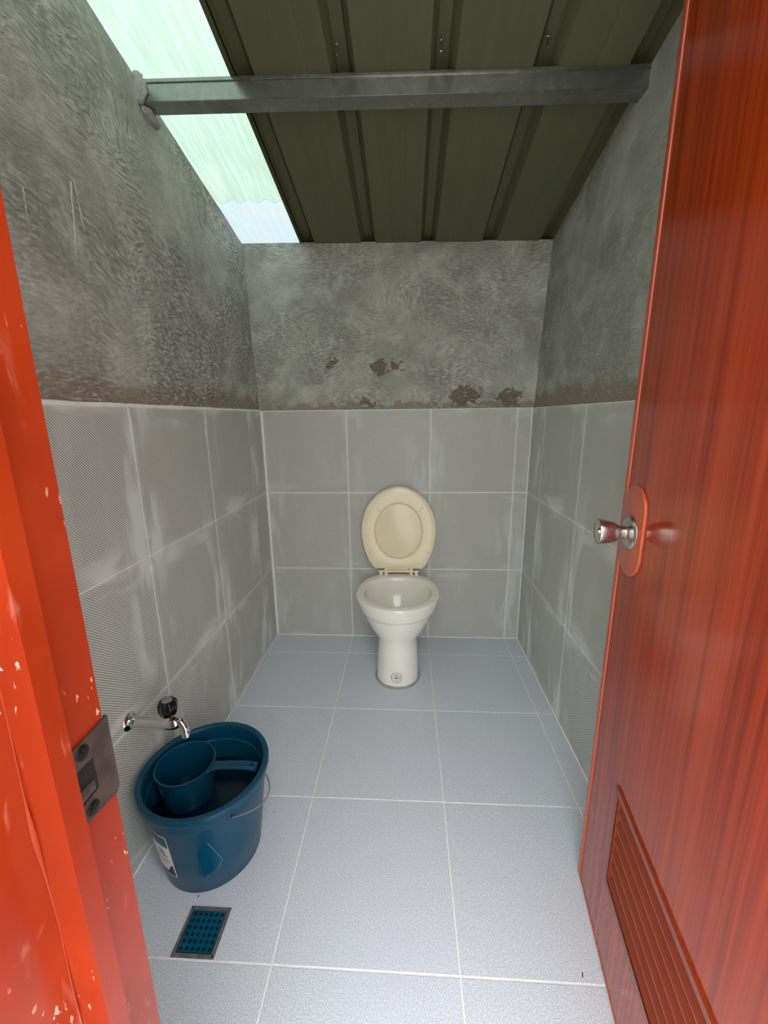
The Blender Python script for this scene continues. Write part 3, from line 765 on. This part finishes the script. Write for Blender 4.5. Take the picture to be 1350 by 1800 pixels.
def rect(x0, x1, z0, z1): return [(scx + x0, scz + z0), (scx + x1, scz + z0), (scx + x1, scz + z1), (scx + x0, scz + z1)]
for r_ in ((-0.006, -0.001, -0.004, 0.003), (0.0, 0.003, -0.004, 0.003), (0.004, 0.006, -0.004, 0.003), (-0.008, 0.008, 0.0105, 0.0118), (-0.006, 0.004, 0.013, 0.0142), (-0.006, 0.010, -0.0145, -0.0130), (-0.010, 0.006, 0.0070, 0.0078), (-0.02, -0.0185, -0.004, 0.004)):
    ssub(foot_shape('sticker_print', rect(*r_), 0.0011, M_INK, None))
ssub(tube('sticker_print', [foot(scx + 0.0135 + 0.0035 * math.cos(a * math.pi / 8), scz - 0.0005 + 0.004 * math.sin(a * math.pi / 8), 0.0009) for a in range(17)], 0.0006, M_INK, None, n=6))

# ------------------------------------------------------------------ bucket
BX, BY = -0.238, -1.121
bucket = empty('bucket', (BX, BY, 0.0)); tag(bucket, 'dark blue plastic bucket under the wall tap with dipper inside', 'bucket')
def brad(z): return 0.122 + (0.1475 - 0.122) * min(z, 0.216) / 0.216
prof = [(0.0, 0.004), (0.108, 0.004), (0.112, 0.0), (0.1185, 0.0), (0.1215, 0.004), (brad(0.1), 0.1), (brad(0.213), 0.213), (0.1475, 0.2145), (0.1505, 0.2165), (0.1515, 0.230), (0.1525, 0.243), (0.1535, 0.2435), (0.158, 0.244),
        (0.1600, 0.2470), (0.1605, 0.2540), (0.1590, 0.2590), (0.1560, 0.2605), (0.1500, 0.2605), (0.1460, 0.2590), (0.1445, 0.2560), (0.1440, 0.248), (0.1435, 0.216), (0.1405, 0.2125), (brad(0.1) - 0.003, 0.1), (0.119, 0.012), (0.0, 0.010)]
lathe('bucket_body', prof, M_BLUE, bucket, n=96, cap0=False, cap1=False, ang=32)
def bpt(az, z, d=0.0):
    a = math.radians(az); r = brad(z) + d; return Vector((r * math.cos(a), r * math.sin(a), z))
def bpatch(name, corners, d, mat, par, n=8):
    """four-cornered (azimuth, z) patch wrapped on the bucket, slightly thick"""
    V = []; F = []
    for k in (0, 1):
        for i in range(n + 1):
            for j in range(n + 1):
                s, t = i / n, j / n
                a = [(corners[0][q] * (1 - s) + corners[1][q] * s) * (1 - t) + (corners[3][q] * (1 - s) + corners[2][q] * s) * t for q in (0, 1)]
                V.append(bpt(a[0], a[1], d * (0.4 if k == 0 else 1)))
    W = n + 1
    for k in (0, 1):
        for i in range(n):
            for j in range(n):
                q = k * W * W + i * W + j; F.append((q, q + 1, q + W + 1, q + W))
    return add(name, V, F, mat, par, True)
lab = bpatch('label', [(-129, 0.062), (-103, 0.055), (-103, 0.196), (-129, 0.203)], 0.0009, M_WHITE, bucket); lab['label'] = 'white printed label'
bpatch('label_print', [(-128, 0.167), (-104, 0.159), (-104, 0.193), (-128, 0.200)], 0.0014, M_BLUE2, lab)
for a0, a1, z0, z1 in ((-117, -115.4, 0.128, 0.15), (-113.2, -111.6, 0.125, 0.148), (-111.6, -108.2, 0.125, 0.129), (-126, -120, 0.118, 0.121), (-126, -119, 0.11, 0.112), (-118, -106, 0.112, 0.1135), (-118, -107, 0.106, 0.1075)):
    bpatch('label_print', [(a0, z0), (a1, z0), (a1, z1), (a0, z1)], 0.0014, M_INK, lab, 3)
bpatch('label_print', [(-128, 0.066), (-104, 0.059), (-104, 0.074), (-128, 0.07)], 0.0014, M_INK, lab)
bpatch('label_print', [(-113, 0.073), (-104.5, 0.073), (-104.5, 0.098), (-108, 0.092)], 0.0015, M_INK, lab, 4)
# film sticker on the front
stp = [(-65.5, 0.172), (-75.0, 0.146), (-74.0, 0.062), (-60.0, 0.074), (-54.0, 0.096)]
c = (-66.5, 0.112)
V = [bpt(*c, 0.0007)]; F = []; N_ = 0
edge = []
for i in range(len(stp)):
    p, q = stp[i], stp[(i + 1) % len(stp)]
    for k in range(5): edge.append((p[0] + (q[0] - p[0]) * k / 5, p[1] + (q[1] - p[1]) * k / 5))
for s in (0.35, 0.7, 1.0): V += [bpt(c[0] + (e[0] - c[0]) * s, c[1] + (e[1] - c[1]) * s, 0.0007) for e in edge]
n = len(edge)
for k in range(n): F.append((0, 1 + k, 1 + (k + 1) % n))
for r_ in (0, 1):
    for k in range(n): F.append((1 + r_ * n + k, 1 + (r_ + 1) * n + k, 1 + (r_ + 1) * n + (k + 1) % n, 1 + r_ * n + (k + 1) % n))
fs = add('film_sticker', V, F, M_PATCH, bucket, True); fs['label'] = 'clear glossy film sticker'
tube('film_edge', [bpt(e[0], e[1], 0.0007) for e in edge[:1] + edge[::-1][:10]], 0.0006, M_PATCHEDGE, fs, n=6)
# ears and wire bail hanging at the right
EA = -44.0
for az in (EA, EA + 180):
    a = math.radians(az); mm = Matrix.Rotation(a, 4, 'Z') @ Matrix.Translation((0.150, 0, 0.229))
    box('ear', (0.0, -0.008, -0.010), (0.005, 0.008, 0.010), M_BLUE, bucket, 0.002, M=mm)
    box('ear_slot_shade', (0.0045, -0.0022, -0.006), (0.0056, 0.0022, 0.004), M_DARK, bucket, M=mm)  # dark block in place of the shade inside the slot
A0 = math.radians(EA)
axv = Vector((math.cos(A0), math.sin(A0), 0)); sd = Vector((-math.sin(A0), math.cos(A0), 0))
dropa = math.radians(-30)
bp = []
for k in range(41):
    t = math.pi * k / 40
    p = axv * (0.1575 * math.cos(t)) + (sd * math.cos(dropa) + Vector((0, 0, 1)) * math.sin(dropa)) * (0.178 * math.sin(t)) + Vector((0, 0, 0.226))
    bp.append(p)
tube('wire_bail', bp, 0.0016, M_STEEL, bucket, n=8)
# water
wt = lathe('water', [(0.0, 0.0), (brad(0.158) - 0.0034, 0.0)], M_WATER, None, n=64, cap0=False, cap1=False, loc=(BX, BY, 0.158))
bm = bmesh.new(); bmesh.ops.create_circle(bm, cap_ends=True, segments=96, radius=brad(0.16) - 0.0034); wme = wt.data
bm.to_mesh(wme); bm.free(); wme.materials.clear(); wme.materials.append(M_WATER)
tag(wt, 'dark clear water standing in the blue bucket', 'water', 'stuff')

# ------------------------------------------------------------------ dipper
DX, DY, DZ_ = -0.298, -1.109, 0.150
dip = empty('dipper', (DX, DY, DZ_)); tag(dip, 'blue plastic water dipper with long handle floating in the bucket', 'dipper')
lathe('cup', [(0.0, 0.001), (0.060, 0.001), (0.063, 0.004), (0.0665, 0.04), (0.072, 0.099), (0.0750, 0.1005), (0.0760, 0.1030), (0.0755, 0.1055), (0.0735, 0.1065), (0.0710, 0.1055), (0.0700, 0.1020), (0.064, 0.04), (0.0605, 0.006), (0.0, 0.005)], M_BLUE2, dip, n=72, cap0=False, cap1=False)
hp_ = spline([(0.068, -0.002, 0.098), (0.085, -0.003, 0.1005), (0.11, -0.003, 0.104), (0.15, -0.003, 0.106), (0.185, -0.003, 0.104), (0.194, -0.003, 0.101)], 6)
R = []
for i, p in enumerate(hp_):
    t = i / (len(hp_) - 1); wdt = 0.0125 + 0.010 * math.exp(-t * 9) + 0.0015 * t; th_ = 0.0065
    if i >= len(hp_) - 2: wdt *= 0.75
    R.append([p + Vector((0.0, wdt * math.cos(a), th_ * math.sin(a) - 0.003 * (1 - abs(math.cos(a))))) for a in [2 * math.pi * k / 16 for k in range(16)]])
hd = rings('handle', R, M_BLUE2, dip)
lathe('hanging_hole_shade', [(0.0, 0.0), (0.0065, 0.0)], M_DARK, dip, Matrix.Translation((0.176, -0.003, 0.1085)) @ Matrix.Diagonal((1.5, 0.8, 1, 1)), n=20, cap0=False, cap1=False)  # flat black disc for the shade of a hole not cut through
def dpatch(name, az0, az1, z0, z1, mat):
    V = []; F = []
    for i in range(7):
        for z in (z0, z1):
            a = math.radians(az0 + (az1 - az0) * i / 6); r = 0.0665 + (z - 0.04) / 0.059 * 0.0055 + 0.0008
            V.append((r * math.cos(a), r * math.sin(a), z))
    for i in range(6): F.append((2 * i, 2 * i + 2, 2 * i + 3, 2 * i + 1))
    return add(name, V, F, mat, dip, True)
dpatch('price_sticker', -128, -112, 0.070, 0.080, simple('grey_sticker', (120, 134, 140), 0.4))
for k in range(5): dpatch('embossed_mark', -82 + k * 5, -79 + k * 5, 0.084, 0.089, simple('embossed_blue', (40, 98, 124), 0.3))

# ------------------------------------------------------------------ wall tap
TY, TZ = -1.136, 0.400
tap = empty('water_tap', (XL, TY, TZ)); tag(tap, 'chrome wall tap with black knob above the blue bucket', 'tap')
MX = Matrix(((0, 0, 1, 0), (1, 0, 0, 0), (0, 1, 0, 0), (0, 0, 0, 1)))     # lathe axis along +X
lathe('wall_flange', [(0.0235, 0.0), (0.0235, 0.002), (0.020, 0.006), (0.012, 0.008), (0.0, 0.008)], M_CHROME, tap, MX, n=40, cap1=False)
lathe('tap_body', [(0.0115, 0.004), (0.0150, 0.012), (0.0150, 0.016), (0.0138, 0.018), (0.0130, 0.04), (0.0138, 0.075), (0.0150, 0.088), (0.0165, 0.096), (0.0165, 0.118), (0.0145, 0.126), (0.011, 0.130)], M_CHROME, tap, MX, n=32)
lathe('bonnet', [(0.0125, 0.006), (0.0125, 0.016), (0.0105, 0.019), (0.0085, 0.021), (0.0065, 0.030)], M_CHROME, tap, Matrix.Translation((0.107, 0, 0)), n=6)
sppts = spline([(0.118, 0, 0.000), (0.128, 0, 0.003), (0.136, 0, 0.001), (0.142, 0, -0.008), (0.144, 0, -0.022), (0.145, 0, -0.036)], 6)
tube('spout', sppts, [0.0105 - 0.0006 * min(1, i / 12) + (0.0016 if i > len(sppts) - 7 else 0) for i in range(len(sppts))], M_CHROME, tap, n=24)
R = []
for h, r in ((0.024, 0.014), (0.026, 0.0175), (0.034, 0.0205), (0.044, 0.0222), (0.054, 0.0222), (0.060, 0.0205), (0.0635, 0.0175), (0.0645, 0.013)):
    R.append([Vector((0.107 + r * (1 + 0.05 * math.cos(8 * a)) * math.cos(a), r * (1 + 0.05 * math.cos(8 * a)) * math.sin(a), h)) for a in [2 * math.pi * k / 64 for k in range(64)]])
kb = rings('tap_knob', R, M_BLACK, tap); kb['label'] = 'black fluted plastic knob'
lathe('knob_cap', [(0.0122, 0.0640), (0.0122, 0.0652), (0.0105, 0.0662), (0.0, 0.0664)], M_GREYCAP, kb, Matrix.Translation((0.107, 0, 0)), n=32, cap1=False)

# ------------------------------------------------------------------ floor drain
GX, GY, GH = -0.1782, -1.316, 0.0485
drain = empty('floor_drain', (GX, GY, 0.0)); tag(drain, 'square steel floor drain with blue perforated grate in front of bucket', 'drain')
ring = ring_rect('drain_frame', (-GH, GH, -GH, GH), (-GH + 0.0085, GH - 0.0085, -GH + 0.0085, GH - 0.0085), 0.0, 0.0022, simple('drain_steel', (128, 124, 120), 0.35, 0.4, var=0.2, vscale=40), drain)
box('sump_shade', (-GH + 0.004, -GH + 0.004, 0.0002), (GH - 0.004, GH - 0.004, 0.0006), M_DARK, drain)  # flat black sheet standing for the shade below the grate
bm = bmesh.new(); cell = 2 * (GH - 0.0095) / 6; h0 = -(GH - 0.0095)
for i in range(6):
    for j in range(6):
        cx_, cy_ = h0 + cell * (i + 0.5), h0 + cell * (j + 0.5); q = cell / 2
        sq = [(q, 0), (q, q), (0, q), (-q, q), (-q, 0), (-q, -q), (0, -q), (q, -q)]
        a = [bm.verts.new((cx_ + x, cy_ + y, 0.0016)) for x, y in sq]
        b = [bm.verts.new((cx_ + 0.0042 * math.cos(k * math.pi / 4), cy_ + 0.0042 * math.sin(k * math.pi / 4), 0.0016)) for k in range(8)]
        c2 = [bm.verts.new((v.co.x, v.co.y, 0.0008)) for v in b]
        for k in range(8):
            bm.faces.new((a[k], a[(k + 1) % 8], b[(k + 1) % 8], b[k])); bm.faces.new((b[k], b[(k + 1) % 8], c2[(k + 1) % 8], c2[k]))
bmesh.ops.remove_doubles(bm, verts=bm.verts, dist=1e-6)
g = from_bm('grate', bm, M_BLUEFILM, drain); g['label'] = 'blue film covered perforated grate'
